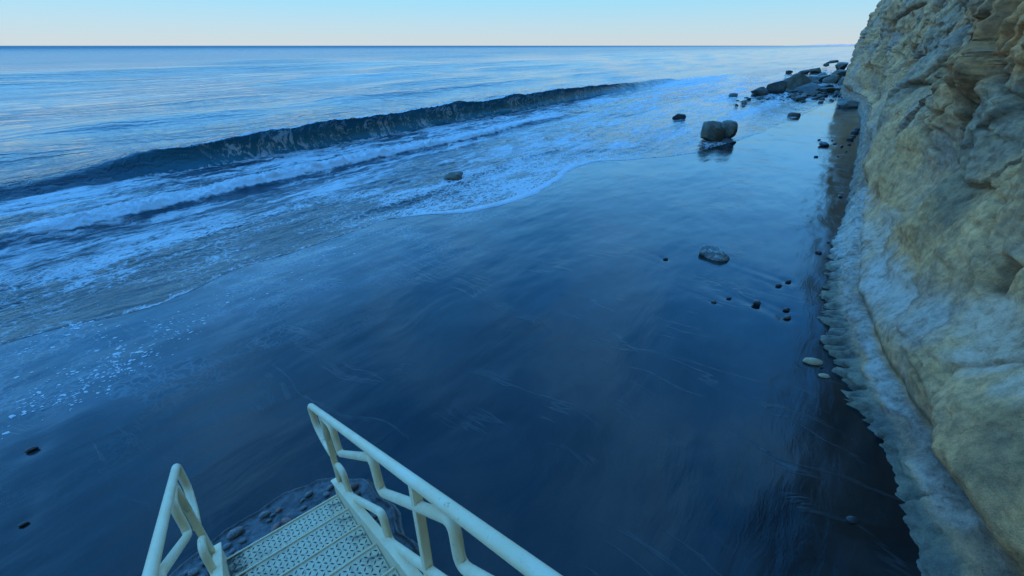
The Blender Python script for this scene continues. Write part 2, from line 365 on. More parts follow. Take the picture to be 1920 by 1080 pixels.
# running ripples in the shallows
rip = sst(.5, 2.5, de) * (1 - sst(19, 24, SS))
zz += rip * (.030 * fbm(AA * .5, SS * 1.6, 5, 4) + .014 * fbm(AA * 1.5, SS * 5, 6, 3))
for c, w, h, ph in ((9.6, .35, .05, 1.), (11.4, .3, .06, 2.), (12.4, .3, .04, 3.), (16.6, .5, .07, 4.), (17.8, .5, .06, 5.)):
    cc = c + .5 * fbm(A1 * .18, 0 * A1, ph * 7, 3); env = sst(-.05, .35, perlin(A1 * .13, 0 * A1, ph * 3.3))
    zz += h * env * np.exp(-((SS - cc) / np.where(SS < cc, w * .5, w * 1.6)) ** 2) * sst(.4, 1.2, de)
# white bore
sb = 14.45 + .35 * fbm(A1 * .16, 0 * A1, 11, 3)
benv = (.75 + .25 * perlin(A1 * .5, 0 * A1, 21)) * (1 - sst(13, 30, AA)) * sst(-30, -3, AA) + .25 * bump1(AA, 24, 3) + .2 * bump1(AA, 34, 4)
q = SS - sb
bore = np.where(q < 0, np.exp(-(q / .33) ** 2), np.exp(-(q / 1.15) ** 2))
puff = np.abs(fbm(AA * 2.6, SS * 2.6, 3.0, 4)) * .55 + .15 * fbm(AA * 7, SS * 7, 8.0, 3)
smooth_left = 1 - sst(.2, 2.2, AA)             # unbroken glassy stretch at its end
zz += .34 * benv * bore * (1 + (puff - .1) * (1 - smooth_left))
bore_f = bore * np.clip(benv, 0, 1)
# plunging breaker
sw = 19.75 + .45 * fbm(A1 * .07, 0 * A1, 31, 3) + .10 * fbm(A1 * .6, 0 * A1, 13, 2)
wenv = sst(2.2, 9.5, AA) ** .8 * (1 - .55 * sst(30, 56, AA)) * (1 - sst(56, 68, AA))
Hb = (.30 * sst(-30, 0, AA) * (1 - sst(3, 9, AA)) + .92 * wenv) * (1 + .20 * fbm(A1 * .22, 0 * A1, 17, 4, .6))
q = SS - sw
back = np.exp(-(np.maximum(q, 0) / 2.6) ** 1.6)
face = 1 - sst(0, 1.0, -q / (.95 + .25 * (1 - wenv)))
prof = np.where(q > 0, back, face)
zz += Hb * prof - .10 * wenv * bump1(q, -1.3, .7)
rag = 1 + .5 * fbm(A1 * 2.2, 0 * A1, 41, 3)
lean = (.80 * prof ** 2.2 + .25 * rag * prof ** 9) * Hb * wenv * (q < 2.2)
lean *= np.where(q > 0, np.exp(-(np.maximum(q, 0) / .8) ** 2), 1)
zz += -.10 * wenv * rag * np.exp(-((q - .0) / .10) ** 2) * Hb * 0
crumb = wenv * bump1(q, .08, .28)
zz += crumb * (.05 * fbm(AA * 3.5, SS * 5, 23, 3))
# swells running in behind
for c, w, h, ph in ((27, 2.2, .16, 1.), (34, 2.6, .20, 2.), (43, 3.5, .25, 3.), (56, 4.5, .34, 4.), (74, 6, .38, 5.), (98, 8, .45, 6.), (135, 10, .5, 7.), (180, 13, .5, 8.), (250, 16, .5, 9.)):
    cc = c + .05 * c * fbm(A1 * 1.2 / c, 0 * A1, ph * 5.1, 3); env = sst(-.35, .35, perlin(A1 * 2.4 / c, 0 * A1, ph * 2.7))
    zz += 1.35 * h * env * np.exp(-((SS - cc) / np.where(SS < cc, w * .6, w * 1.3)) ** 2)
zz += .035 * sst(20.5, 23, SS) * near * fbm(AA * .32, SS * .8, 14, 4)
SS2 = SS - lean
XX, YY = toXY(AA, SS2)
# arc-length coordinate so patterns wrap over the wave
ds = np.sqrt(np.diff(SS2, axis=1) ** 2 + np.diff(zz, axis=1) ** 2); arc = np.concatenate([SS[:, :1], SS[:, :1] + np.cumsum(ds, 1)], 1)
F = np.zeros_like(SS)
F += .47 * sst(13.2, 15.0, SS) * (1 - sst(18.6, 19.2, SS)) * (1 + .28 * fbm(AA * .25, SS * .5, 33, 3))
F += .43 * sst(.8, 3, de) * (1 - sst(13.6, 14.4, SS)) * (1 + .30 * fbm(AA * .2, SS * .5, 34, 3))
lobe = sst(7.0, 7.8, AA) * (1 - sst(15, 17.5, AA))
F = np.maximum(F, (.38 + .16 * lobe) * (1 - sst(2, 4, de)) * (.75 + .25 * fbm(AA * .5, SS * .8, 35, 2)))
F = np.maximum(F, (.35 + .65 * lobe) * (1 - sst(.10, .34 + .1 * lobe, de)) * (1 - .6 * sst(17, 21, AA)))
F = np.maximum(F, bore_f * 1.35 * (1 - .75 * smooth_left))
onface = ((q < .25) & (q > -1.15)) * sst(-1.2, -.9, q) * (1 - sst(.1, .3, q))
F = np.where(onface > 0, F * (1 - onface * wenv) + onface * wenv * (.52 + .22 * sst(-.9, -1.1, q) + .14 * fbm(AA * .5, SS, 36, 2)), F)
F = np.maximum(F, wenv * (.92 + .3 * fbm(AA * .9, 0 * AA, 44, 3)) * bump1(q, .06, .16))
F = np.maximum(F, .62 * sst(44, 56, AA) * (1 - sst(70, 110, AA)) * bump1(SS, 17, 5))
F = np.maximum(F, .40 * sst(30, 50, AA) * (1 - sst(75, 130, AA)) * (1 - sst(24, 34, SS)) * sst(1, 4, de))
spill = sst(.12, .42, fbm(AA * .16, 0 * AA, 91, 3)) * wenv
F = np.maximum(F, spill * (.78 + .2 * fbm(AA * .8, SS * 1.5, 92, 3)) * bump1(q, -.45, .5))
F *= 1 - .6 * sst(55, 110, AA)
F = np.clip(F, 0, 1.2)
D = sst(.5, 5.5, de)
dist = np.sqrt(XX ** 2 + YY ** 2)
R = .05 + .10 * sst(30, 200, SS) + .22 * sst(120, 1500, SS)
Lz = 1 - sst(2.0, 4.5, de)
RIP = (.35 + .65 * sst(.5, 3, de)) * (1 - .72 * sst(20, 24, SS))
zone = np.stack([F, D, R], -1); zone_b = np.stack([Lz, onface * wenv, RIP], -1)
sea = link('sea', grid_mesh('sea', XX, YY, zz, {'zone': zone, 'zone_b': zone_b}, np.stack([AA, arc], -1)), m_sea, kind='structure')
sea['label'] = 'blue sea with one long dark breaker and foamy shallows'

# far coast on the horizon
hx = np.linspace(1470, 1640, 60)
base = np.array([[*(EYE + ray(x, 84.5) / np.linalg.norm(ray(x, 84.5)[:2]) * 9000)[:2]] for x in hx])
hh = 22 * sst(1470, 1590, hx) * (1 + .35 * fbm(hx * .05, 0 * hx, 2, 3)) + 2
dirn = base / np.linalg.norm(base, axis=1)[:, None]
HX = np.stack([base[:, 0], base[:, 0] + dirn[:, 0] * 200, base[:, 0] + dirn[:, 0] * 900], 1); HY = np.stack([base[:, 1], base[:, 1] + dirn[:, 1] * 200, base[:, 1] + dirn[:, 1] * 900], 1)
HZ = np.stack([0 * hh - 1, hh * .8, hh], 1)
hills = link('far_hills', grid_mesh('far_hills', HX, HY, HZ), m_hill, kind='structure'); hills['label'] = 'faint low coast on the horizon'

# ------------------------------------------------------------------ cliff
fa = np.array([-90, -20, -8, -4, 0, 1.6, 2.6, 3.5, 4.66, 5.4, 6.3, 7.3, 8.5, 10.25, 14, 18, 25, 32, 40, 46, 52, 58, 66, 90, 200])
fs = np.array([-6, -6, -5.6, -5.2, -4.2, -2.7, -1.85, -1.48, -1.27, -1.04, -.80, -.66, -.57, -.52, -.58, -.62, -.62, -.6, -.2, .9, 1.6, 1.5, .2, -8, -30])
ca = np.array([-90, 0, 2.6, 3.5, 4.6, 6.6, 8.5, 10.25, 14, 25, 200]); cin = np.array([.3, .35, .36, .37, .33, .27, .24, .22, .2, .2, .3])   # shelf depth
a_c = np.concatenate([axis(-90, 2.2, 9, 9.01, .022, 1.06), []])
st = .022; ext = [a_c[-1]]
while ext[-1] < 200: st = max(.022, .0042 * ext[-1]) if ext[-1] < 64 else st * 1.08; ext.append(ext[-1] + st)
a_c = np.concatenate([a_c, np.array(ext[1:])])
v = [0.0]; st = .02
while v[-1] < 46:
    st = .02 if v[-1] < .9 else (.026 if v[-1] < 4 else st * 1.035); v.append(v[-1] + st)
v = np.array(v)
AC, VC = np.meshgrid(a_c, v, indexing='ij')
foot = np.interp(AC, fa, fs) + .05 * fbm(AC * 1.3, 0 * AC, 3.3, 3)
shd = np.interp(AC, ca, cin); zcv = .34 + .10 * fbm(AC * .7, 0 * AC, 8.1, 3) + .25 * sst(9, 14, AC)
VSH = .62
t = np.clip(VC / VSH, 0, 1)
# shelf: rises out of the sand, rounds over, ends in the crevice
s_sh = foot - shd * (t ** 1.35); z_sh = -.15 + (zcv + .15) * (t ** .8)
hv = np.maximum(VC - VSH, 0)
lean1 = np.where(hv < 2.6, .30 * hv, .78 + .10 * (hv - 2.6)); leanf = np.where(hv < 3.5, .07 * hv, .245 + .2 * (hv - 3.5)); kf = sst(30, 44, AC); lean1 = lean1 * (1 - kf) + leanf * kf
lean1 = lean1 * 1.0 + 1.2 * sst(12, 40, hv)
undercut = -.09 * np.exp(-hv / .10) * (VC > VSH)
s_f = foot - shd - lean1 + undercut
z_f = zcv + hv * .985
up_ = VC > VSH
s_c = np.where(up_, s_f, s_sh); z_c = np.where(up_, z_f, z_sh)
# displacement, seaward positive
m = sst(.0, .5, hv)
rugg = .35 + .65 * sst(1.8, 3.2, z_c + .6 * fbm(AC * .4, z_c * .4, 57, 3))
disp = m * (.55 * fbm(AC * .16, z_c * .22, 51, 3) + .20 * fbm(AC * .55, z_c * .6, 52, 4, .5) + rugg * (.05 * fbm(AC * 2.1, z_c * 2.1, 53, 4, .62) + .034 * fbm(AC * 9, z_c * 9, 54, 3, .65)))
# blocky fracture steps in the upper rock
bx_ = AC * .9 + .55 * z_c + .5 * fbm(AC * .5, z_c * .5, 55, 3)
blk = np.floor(bx_) ; fr = bx_ - blk
stepv = np.sin(blk * 12.9898) * 43758.5453; stepv -= np.floor(stepv)
upz = sst(1.6, 3.0, z_c + .5 * fbm(AC * .4, z_c * .4, 57, 3))
disp += .28 * (stepv - .5) * upz
crack = np.exp(-((fr - .02) / .035) ** 2) + np.exp(-((fr - .98) / .035) ** 2)
disp -= .16 * crack * upz * sst(-.1, .25, perlin(AC * .35, z_c * .35, 58.))
# angular joint blocks: flat facets with their own tilt, split by narrow cracks
def facets(cell, zmax, wa, seed, amp, tilt, groove):
    r = np.random.default_rng(seed); out_ = np.zeros(AC.shape); gr_ = np.zeros(AC.shape)
    wx = AC + wa * fbm(AC * .8 / cell, z_c * .8 / cell, seed + .5, 3); wz = z_c + wa * fbm(AC * .8 / cell, z_c * .8 / cell, seed + 9.5, 3)
    # rock is seen more and more edge-on along the shore: blocks are sized to the bulk there
    ua = np.where(wx < 12, wx, 12 + 12 * np.log(np.maximum(wx, 12) / 12) * 1.0) / cell; uz = (wz - .12 * wx) / (cell * .8)
    ia = np.floor(ua); iz = np.floor(uz); f1 = np.full(AC.shape, 9.0); f2 = np.full(AC.shape, 9.0); val = np.zeros(AC.shape)
    for da in (-1, 0, 1):
        for dz in (-1, 0, 1):
            ca_, cz_ = ia + da, iz + dz
            hsh = lambda k: (lambda x: x - np.floor(x))(np.sin(ca_ * 127.1 + cz_ * 311.7 + k * 74.7 + seed) * 43758.5453)
            ox, oz = ua - (ca_ + .15 + .7 * hsh(1)), uz - (cz_ + .15 + .7 * hsh(2)); d = np.hypot(ox, oz)
            v_ = amp * (hsh(3) - .5) * 2 + tilt * cell * (ox * (hsh(4) - .5) * 2 + oz * (hsh(5) - .5) * 2)
            nearer = d < f1; f2 = np.where(nearer, f1, np.minimum(f2, d)); val = np.where(nearer, v_, val); f1 = np.where(nearer, d, f1)
    g_ = np.exp(-((f2 - f1) / .07) ** 2)
    return val - groove * g_, g_
wu = .2 + .8 * upz
d1, g1 = facets(1.5, 12, .35, 5, .12, .20, .09); d2, g2 = facets(.45, 8, .12, 6, .035, .20, .03)
disp += m * wu * (d1 + d2 * (.4 + .6 * sst(-.2, .3, fbm(AC * .5, z_c * .5, 97, 2))))
fcrack = np.clip(g1 * .7 + g2 * .35, 0, 1) * wu * m
# long joints, each traced down the face
def near_line(pts, w0, w1):
    d = np.full(AC.shape, 9.0)
    for (a1, z1), (a2, z2) in zip(pts, pts[1:]):
        wx = w0 + w1 * .5 * (a1 + a2)
        ux, uz = (a2 - a1) / wx, (z2 - z1) / w0; px_, pz_ = (AC - a1) / wx, (z_c - z1) / w0
        k = np.clip((px_ * ux + pz_ * uz) / (ux * ux + uz * uz + 1e-9), 0, 1); d = np.minimum(d, np.hypot(px_ - k * ux, pz_ - k * uz))
    return np.exp(-d ** 2)
JOINTS = [[(1728, 7), (1685, 41), (1667, 81), (1655, 122)], [(1715, 63), (1704, 89), (1689, 133)], [(1804, 100), (1796, 148), (1778, 178), (1770, 215), (1755, 255), (1744, 278)],
          [(1655, 141), (1641, 163), (1630, 200), (1618, 230)], [(1693, 193), (1674, 215)], [(1730, 680), (1760, 720)], [(1744, 858), (1793, 936)], [(1880, 480), (1840, 540)], [(1850, 250), (1800, 330)], [(1770, 20), (1745, 60), (1740, 110)]]
xq, yq = toXY(AC, s_c); uq, vq, dq = proj(np.stack([xq, yq, z_c], -1).reshape(-1, 3)); acf, zcf = AC.ravel(), z_c.ravel()
def on_face(px, py):
    k = np.argmin((uq - px) ** 2 + (vq - py) ** 2 + np.where(dq > .3, 0, 1e9)); return acf[k], zcf[k]
joint = np.zeros_like(AC)
for jl in JOINTS:
    pl = [on_face(*p) for p in jl]; fine = []
    for p, q_ in zip(pl, pl[1:]):
        for k in range(4): fine.append((p[0] + (q_[0] - p[0]) * k / 4 + random.uniform(-.02, .02), p[1] + (q_[1] - p[1]) * k / 4 + random.uniform(-.03, .03)))
    fine.append(pl[-1]); joint = np.maximum(joint, near_line(fine, .022, .014))
disp -= (.18 + .010 * np.clip(AC, 0, 45)) * joint
# thin bedding ledges
bed = z_c * 2.6 + .35 * AC * .2 + .5 * fbm(AC * .35, z_c * .3, 59, 2)
disp += .035 * sst(.35, .65, np.abs((bed % 1) - .5) * 2) * sst(2.6, 4.0, z_c) + .004 * np.sin(bed * 17) * sst(.6, 1.2, z_c)
# shelf: wave-cut flutes running down to the sand, and knobbly top
fl_env = sst(4.6, 5.6, AC) * (1 - sst(9.5, 13, AC)) * .9 + .10
rid = 1 - np.abs(perlin(AC * 5.6 + 2.0 * perlin(AC * 1.3, VC * 2.4, 3.0), VC * 1.5, 61.) + .35 * perlin(AC * 15, VC * 3, 65.)) * 2.6
flute = np.exp(-((t - .22) / .24) ** 2) * fl_env
disp += np.where(up_, 0, flute * (.15 * np.clip(rid, -.6, 1) * (.6 + 1.2 * np.abs(perlin(AC * 1.7, 0 * AC, 66.))) + .17 * np.clip(perlin(AC * 1.3, 0 * AC, 64.) + .15, 0, 1)))
disp += np.where(up_, 0, (1 - t * .3) * (.05 * fbm(AC * 3, VC * 5, 62, 4, .6) + .022 * fbm(AC * 11, VC * 11, 67, 3, .6)))
z_c = z_c + np.where(up_, 0, .035 * t * fbm(AC * 5, VC * 6, 63, 3)) + np.where(up_, 0, flute * .05 * np.clip(rid, 0, 1))
z_c[:, 0] = -.5
# pits
for i in range(70):
    pa, pz, pr = 3 + 9 * random.random() ** 1.3, .6 + 4.2 * random.random(), random.uniform(.015, .05)
    disp -= pr * 1.1 * np.exp(-(((AC - pa) ** 2 + (z_c - pz) ** 2) / pr ** 2)) * up_
# hollow between the two pale slabs on the shelf
disp -= np.where(up_, 0, .10 * np.exp(-((AC - 4.25 - .25 * (t - .5)) / .03) ** 2))
s_c = s_c + disp
XC, YC = toXY(AC, s_c)
PT = np.stack([XC, YC, z_c], -1)
u, w_, dep = proj(PT.reshape(-1, 3)); u = u.reshape(AC.shape); w_ = w_.reshape(AC.shape); dep = dep.reshape(AC.shape)
def at_px(px, py):
    d = (u - px) ** 2 + (w_ - py) ** 2 + np.where(dep > .3, 0, 1e9); k = np.argsort(d.ravel())[:6]; k = k[np.argmin(dep.ravel()[k])]
    return AC.ravel()[k], z_c.ravel()[k]
GREY = np.array([.56, .38, .26]); TAN = np.array([.84, .45, .21]); OCH = np.array([.86, .36, .13]); GREEN = np.array([.21, .195, .145]); BRN = np.array([.26, .17, .09]); YEL = np.array([.76, .42, .19])
wq = fbm(AC * .45, z_c * .55, 71, 4)
tint = GREY + (TAN - GREY) * sst(-.6, .2, wq)[..., None]
def blend(c, msk):
    global tint
    tint = tint + (c - tint) * np.clip(msk, 0, 1)[..., None]
nz = fbm(AC * 1.2, z_c * 1.4, 72, 4, .6)
salt = np.zeros_like(AC)
def blob(px, py, ra, rz, n=.5):
    a0, z0 = at_px(px, py); d = np.sqrt(((AC - a0) / ra) ** 2 + ((z_c - z0) / rz) ** 2) + n * nz; return 1 - sst(.45, 1.15, d)
for (px, py, ra, rz, k) in ((1780, 330, 1.2, .8, .7), (1860, 430, 1.0, .7, .7), (1720, 420, 1.3, .6, .8), (1690, 330, 2.2, .7, .6), (1830, 520, .9, .4, .6), (1640, 330, 3, .8, .6)): blend(TAN * np.array([1., .93, .85]), k * blob(px, py, ra, rz))
for (px, py, ra, rz, k) in ((1720, 160, 2.6, 1.5, .8), (1800, 270, 1.4, .9, .7), (1760, 60, 2.5, 1.3, .7), (1880, 180, 1.2, .6, .6)): blend(GREY * np.array([.72, .80, .80]), k * blob(px, py, ra, rz))
for (px, py, ra, rz, k) in ((1880, 60, 1.6, 1.0, 1.), (1820, 20, 1.4, .9, .8), (1850, 5, 2., .9, .7), (1900, 95, .8, .4, .8)): blend(OCH, k * blob(px, py, ra, rz))
for (px, py, ra, rz, k) in ((1715, 690, .35, .3, .9), (1800, 790, .6, .35, .5), (1880, 900, .5, .4, .4)): blend(YEL, k * blob(px, py, ra, rz))
for (px, py, ra, rz, k) in ((1840, 960, .6, .5, .9), (1800, 830, .5, .4, .8), (1890, 830, .5, .5, .8), (1880, 1040, .5, .5, .9), (1700, 480, 1.5, .5, .5)): blend(TAN * np.array([.95, .88, .8]), k * blob(px, py, ra, rz))
for (px, py, ra, rz, k) in ((1860, 770, .35, .2, .5), (1890, 850, .3, .25, .5), (1750, 370, .7, .35, .5), (1650, 150, 4, .9, .3)): blend(BRN * 1.1, k * blob(px, py, ra, rz))
for (px, py, ra, rz, k) in ((1590, 430, 1.6, .55, 1), (1620, 460, 1.2, .5, 1), (1650, 520, 1.0, .4, 1.), (1690, 560, .7, .35, .8), (1600, 395, 1.8, .5, .9), (1730, 600, .5, .3, .6), (1840, 600, .5, .25, .55), (1880, 660, .4, .3, .7), (1900, 720, .3, .25, .6)):
    salt = np.maximum(salt, k * blob(px, py, ra, rz))
# shelf: dark green wet flutes below, pale crusted top, darker brown band along the crevice
blend(GREEN, np.where(up_, 0, 1 - sst(.45, .8, t + .12 * nz)))
blend(GREEN * .35, np.where(up_, 0, flute * 1.3 * sst(.35, -.4, rid)))  # flute shading put into the tint: algae-dark gaps, then paler ridge tops
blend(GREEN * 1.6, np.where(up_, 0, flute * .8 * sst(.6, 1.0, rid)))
blend(GREY * .62, np.where(up_, 0, sst(.55, .8, t + .15 * nz)))
salt = np.maximum(salt, np.where(up_, 0, sst(.60, .78, t + .35 * nz) * (.85 - .5 * bump1(AC, 4.9, .25)) * (1 - sst(9, 12, AC)) * sst(3.75, 4.0, AC + .3 * nz) * (1 - .45 * sst(-.1, .5, nz))))
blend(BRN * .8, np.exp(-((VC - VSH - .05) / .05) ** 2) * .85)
blend(BRN * .62, crack * upz * .8); blend(BRN * .4, joint * .8); blend(BRN * .5, fcrack * .55)
zone = np.stack([salt, np.where(up_, np.exp(-hv * 5) * .25, 1 - t * .7), 0 * AC], -1)
cliff_me = grid_mesh('cliff', XC, YC, z_c, {'tint': np.clip(tint * np.array([1.0, .95, .97]), .01, .9), 'zone': np.clip(zone, 0, 1)})
cliff_me.flip_normals()
cliff = link('cliff', cliff_me, m_cliff, kind='structure'); cliff['label'] = 'tan and grey sandstone sea cliff rising from the beach'
# top of the bluff behind the face
topA = a_c[::6]; i6 = np.arange(len(a_c))[::6]
TX = np.stack([XC[i6, -1], XC[i6, -1] - ES[0] * 60], 1); TY = np.stack([YC[i6, -1], YC[i6, -1] - ES[1] * 60], 1); TZ = np.stack([z_c[i6, -1], z_c[i6, -1] + 1], 1)
bt = grid_mesh('blufftop', TX, TY, TZ, {'tint': np.ones(TX.shape + (3,)) * TAN, 'zone': np.zeros(TX.shape + (3,))})
link('bluff_top', bt, m_cliff, parent=cliff)

# ------------------------------------------------------------------ rocks
def rock_mesh(name, seed, sub=3, cuts=9, rough=.08, sq=.55, dims=(1, 1, 1), cut=(.55, .85)):
    r = np.random.default_rng(seed)
    bm = bmesh.new(); bmesh.ops.create_icosphere(bm, subdivisions=sub, radius=1)
    co = np.array([v.co[:] for v in bm.verts])
    if cuts: co = np.sign(co) * np.abs(co) ** sq; co /= np.abs(co).max()
    for i in range(cuts):
        n = r.normal(size=3); n[2] *= .8; n /= np.linalg.norm(n); d = r.uniform(*cut)
        k = co @ n - d; co = co - np.outer(np.maximum(k, 0), n) * .96
    nn = co / np.linalg.norm(co, axis=1)[:, None]
    co = co + nn * (rough * fbm(co[:, 0] * 1.7 + seed, co[:, 1] * 1.7, co[:, 2] * 1.7, 4))[:, None]
    mn, mx = co.min(0), co.max(0); co = ((co - mn) / (mx - mn) - .5) * np.array(dims)
    for v, c in zip(bm.verts, co): v.co = c
    me = bpy.data.meshes.new(name); bm.to_mesh(me); bm.free()
    me.polygons.foreach_set('use_smooth', np.ones(len(me.polygons), bool)); me.update()
    if sub >= 3 and cuts:
        try: me.set_sharp_from_angle(angle=math.radians(24))
        except Exception: pass
    return me
def place(name, me, mat, pos, rz=0, tilt=(0, 0), **props):
    o = link(name, me, mat, **props); o.location = pos; o.rotation_euler = (tilt[0], tilt[1], rz); return o

# the split boulder standing in the swash: one thing, two halves with a dark gap
g = gnd(1345, 262, -.07); dz = sand_z(g[0], g[1])
br = empty('split_boulder', (g[0], g[1], dz), 0, label='squat brown boulder split by a dark crack, alone on wet sand', category='boulder')
h1 = link('boulder_half', rock_mesh('boulder_half', 3, 4, 11, .05, dims=(1.02, 1.1, .98), cut=(.72, .95)), m_block, br); h1.location = (-.28, 0, .36); h1.rotation_euler = (.05, .04, -.35)
h2 = link('boulder_half', rock_mesh('boulder_half', 8, 4, 11, .05, dims=(.74, 1.05, .95), cut=(.72, .95)), m_block, br); h2.location = (.42, .05, .36); h2.rotation_euler = (0, -.03, -.38)

one = [  # px centre, py base, width px, height px, seed, material, name, label
 (850, 334, 40, 11, 21, m_block, 'low_rock', 'low brown rock awash in the thin foam sheet'),
 (1337, 488, 54, 13, 22, m_pale, 'buried_rock', 'pale barnacled rock half buried in dark wet sand'),
 (1273, 222, 24, 8, 23, m_pebble, 'low_rock', 'small dark rock awash seaward of the split boulder'),
 (1590, 203, 44, 9, 24, m_boulder, 'flat_rock', 'flat dark slab lying against the cliff foot before the rock pile'),
 (1488, 220, 22, 6, 25, m_brown, 'low_rock', 'small dark rock at the end of a dark sand bar'),
 (1366, 268, 26, 6, 26, m_pebble, 'low_rock', 'small dark wet stone at the foot of the split boulder'),
 (1374, 181, 16, 6, 27, m_boulder, 'low_rock', 'small brown rock awash off the seaward end of the rock pile'),
]
for (px, py, w, h, sd_, mat, nm, lab) in one:
    g = gnd(px, py, -.1); z0 = max(sand_z(g[0], g[1]), -.12 if g[1] > 8 else -9); k = (g - EYE) @ FW / FPX
    me = rock_mesh(nm, sd_, 3, 8, .08, dims=(w * k, w * k * .75, h * k * 1.7 + .05))
    place(nm, me, mat, (g[0], g[1], z0 + h * k * .2), -.5 + .3 * random.random(), (0, .05), label=lab, category='rock')

# heap of fallen blocks at the foot of the far cliff
HEAP = [ # px, py base, w px, h px, tilt
 (1424, 180, 30, 17, .2), (1452, 176, 34, 27, -.15), (1487, 171, 46, 34, -.5), (1476, 160, 34, 14, -.3), (1508, 176, 44, 13, -.3), (1523, 166, 16, 16, .1),
 (1512, 182, 34, 9, -.25), (1540, 176, 34, 11, 0), (1570, 178, 40, 12, .05), (1598, 180, 36, 14, 0), (1530, 155, 44, 14, -.2), (1558, 158, 36, 17, -.1),
 (1586, 160, 38, 18, -.25), (1606, 163, 26, 22, .1), (1580, 146, 36, 15, .1), (1604, 146, 26, 16, 0), (1560, 150, 40, 10, -.1), (1526, 138, 22, 11, 0),
 (1505, 139, 20, 6, -.2), (1479, 138, 11, 5, 0), (1577, 131, 24, 14, 0), (1598, 134, 26, 20, .1), (1549, 124, 12, 4, 0), (1558, 118, 22, 4, -.1), (1546, 170, 26, 12, .3), (1588, 170, 30, 12, -.2), (1500, 160, 26, 12, .2), (1541, 147, 24, 12, .2)]
LAB = {0: 'grey jagged block at the seaward tip of the rock pile', 1: 'big rounded brown block beside the seaward tip of the rock pile', 2: 'tallest tilted slab in the rock pile, leaning seaward',
       5: 'small pale rounded boulder in front of the rock pile', 20: 'square cut block perched at the cliff side of the rock pile', 17: 'isolated square block standing in the water behind the rock pile'}
for i, (px, py, w, h, tl) in enumerate(HEAP):
    pyg = max(py, 148); g = gnd(px, pyg, -.15); k = (g - EYE) @ FW / FPX
    if py < 148:
        r = ray(px, py); d = ((g - EYE) @ FW) * (1 + .02 * (148 - py)) ; g = EYE + r * d / (r @ FW); k = d / FPX
    cx_ = .62 * (h + 10) * k
    dims = (w * k * 1.08, w * k * random.uniform(.7, 1.0), h * k * .95 + .2)
    me = rock_mesh('fallen_block', 100 + i, 4, 15, .035, dims=dims, cut=(.38, .78), sq=.7)
    lab = LAB.get(i, 'angular dark sandstone block heaped with others at the far cliff foot')
    o = place('fallen_block', me, [m_boulder, m_boulder2, m_block][i % 3], (g[0], g[1], g[2] + dims[2] * .30), random.uniform(-.5, .3), (random.uniform(-.15, .15), tl), label=lab, category='boulder')
    o['group'] = 'blocks heaped at the far cliff foot'
small_me = [rock_mesh('rubble_stone', 200 + i, 2, 7, .1, dims=(1, random.uniform(.6, .9), random.uniform(.45, .7))) for i in range(6)]
for me, mm in zip(small_me, (m_boulder, m_boulder2, m_pebble, m_boulder, m_pebble, m_boulder2)): me.materials.append(mm)
for i in range(110):
    if i < 75: px = random.uniform(1470, 1615); py = random.triangular(150, 190, 182) if px > 1510 else random.triangular(168, 194, 184)
    else: px = random.uniform(1370, 1560); py = 190 - (px - 1370) * .04 + random.gauss(0, 5)
    g = gnd(px, py, -.14); k = (g - EYE) @ FW / FPX; sz = random.uniform(4, 11 if i > 75 else 16) * k
    o = place('rubble_stone', small_me[i % 6], None, (g[0], g[1], max(sand_z(g[0], g[1]), -.18) + sz * .15), random.uniform(0, 6), (random.uniform(-.3, .3), random.uniform(-.3, .3)),
              label='small dark stone strewn about the far rock pile', category='stone', group='stones strewn about the far rock pile')
    o.scale = (sz,) * 3

# pebbles and cobbles on the open sand
PLAB = ['tiny dark pebble beside the half-buried pale rock', 'small brown pebble at the seaward end of the pebble scatter', 'small dark pebble next to the small brown pebble on dark sand', 'blocky black pebble casting a streak in the sand',
        'seaward dark pebble of a pair before the fluted ledge', 'cliffward dark pebble of a pair before the fluted ledge', 'dull dark pebble just behind a reddish brown pebble', 'reddish brown flat pebble in front of a dull dark pebble',
        'long tan oval cobble lying at the fluted cliff foot', 'smaller round tan cobble next to the long tan cobble', 'lone dark round cobble in shadow near the near cliff foot', 'dark oval pebble in a scour hole on open sand, far from the cliff', 'small dark pebble on sand seaward of the stair foot']
for (px, py, w, m_, k_), lab, i in zip(PEBBLES, PLAB, range(99)):
    g = gnd(px, py + w * .12, -.03); k = (g - EYE) @ FW / FPX; asp = {'t': (.5, .42), 'b': (.8, .75), 'l': (.55, .4)}.get(k_, (.7, .5))
    me = rock_mesh('pebble', 300 + i, 3, 3 if k_ == 'b' else 0, .10, dims=(w * k, w * k * asp[0], w * k * asp[1]), cut=(.6, .8))
    place('cobble' if k_ == 't' else 'pebble', me, m_, (g[0], g[1], sand_z(g[0], g[1]) + w * k * asp[1] * .15), {'t': -.25, 'l': .6}.get(k_, random.uniform(-.4, .4)), (0, 0), label=lab, category='cobble' if k_ in 'tc' else 'pebble')
pm = [rock_mesh('shore_pebble', 350 + i, 2, 4, .12, dims=(1, .7, .5)) for i in range(4)]
for me in pm: me.materials.append(m_pebble)
spots = [(1530, 294, 7), (1544, 273, 18), (1536, 262, 6), (1565, 270, 6), (1578, 275, 7), (1594, 262, 12), (1603, 250, 12), (1600, 257, 9), (1586, 285, 5), (1571, 294, 4), (1607, 243, 9), (1540, 265, 4), (1560, 264, 5),
         (1592, 272, 6), (1535, 474, 12), (1553, 455, 7), (1575, 370, 8), (1540, 690, 7)]
for i, (px, py, w) in enumerate(spots):
    g = gnd(px, py, 0); k = (g - EYE) @ FW / FPX
    o = place('shore_pebble', pm[i % 4], None, (g[0], g[1], sand_z(g[0], g[1]) + w * k * .12), random.uniform(0, 6), (0, 0), label='dark stone in the scatter along the cliff foot', category='stone', group='stones scattered along the cliff foot')
    o.scale = (w * k,) * 3

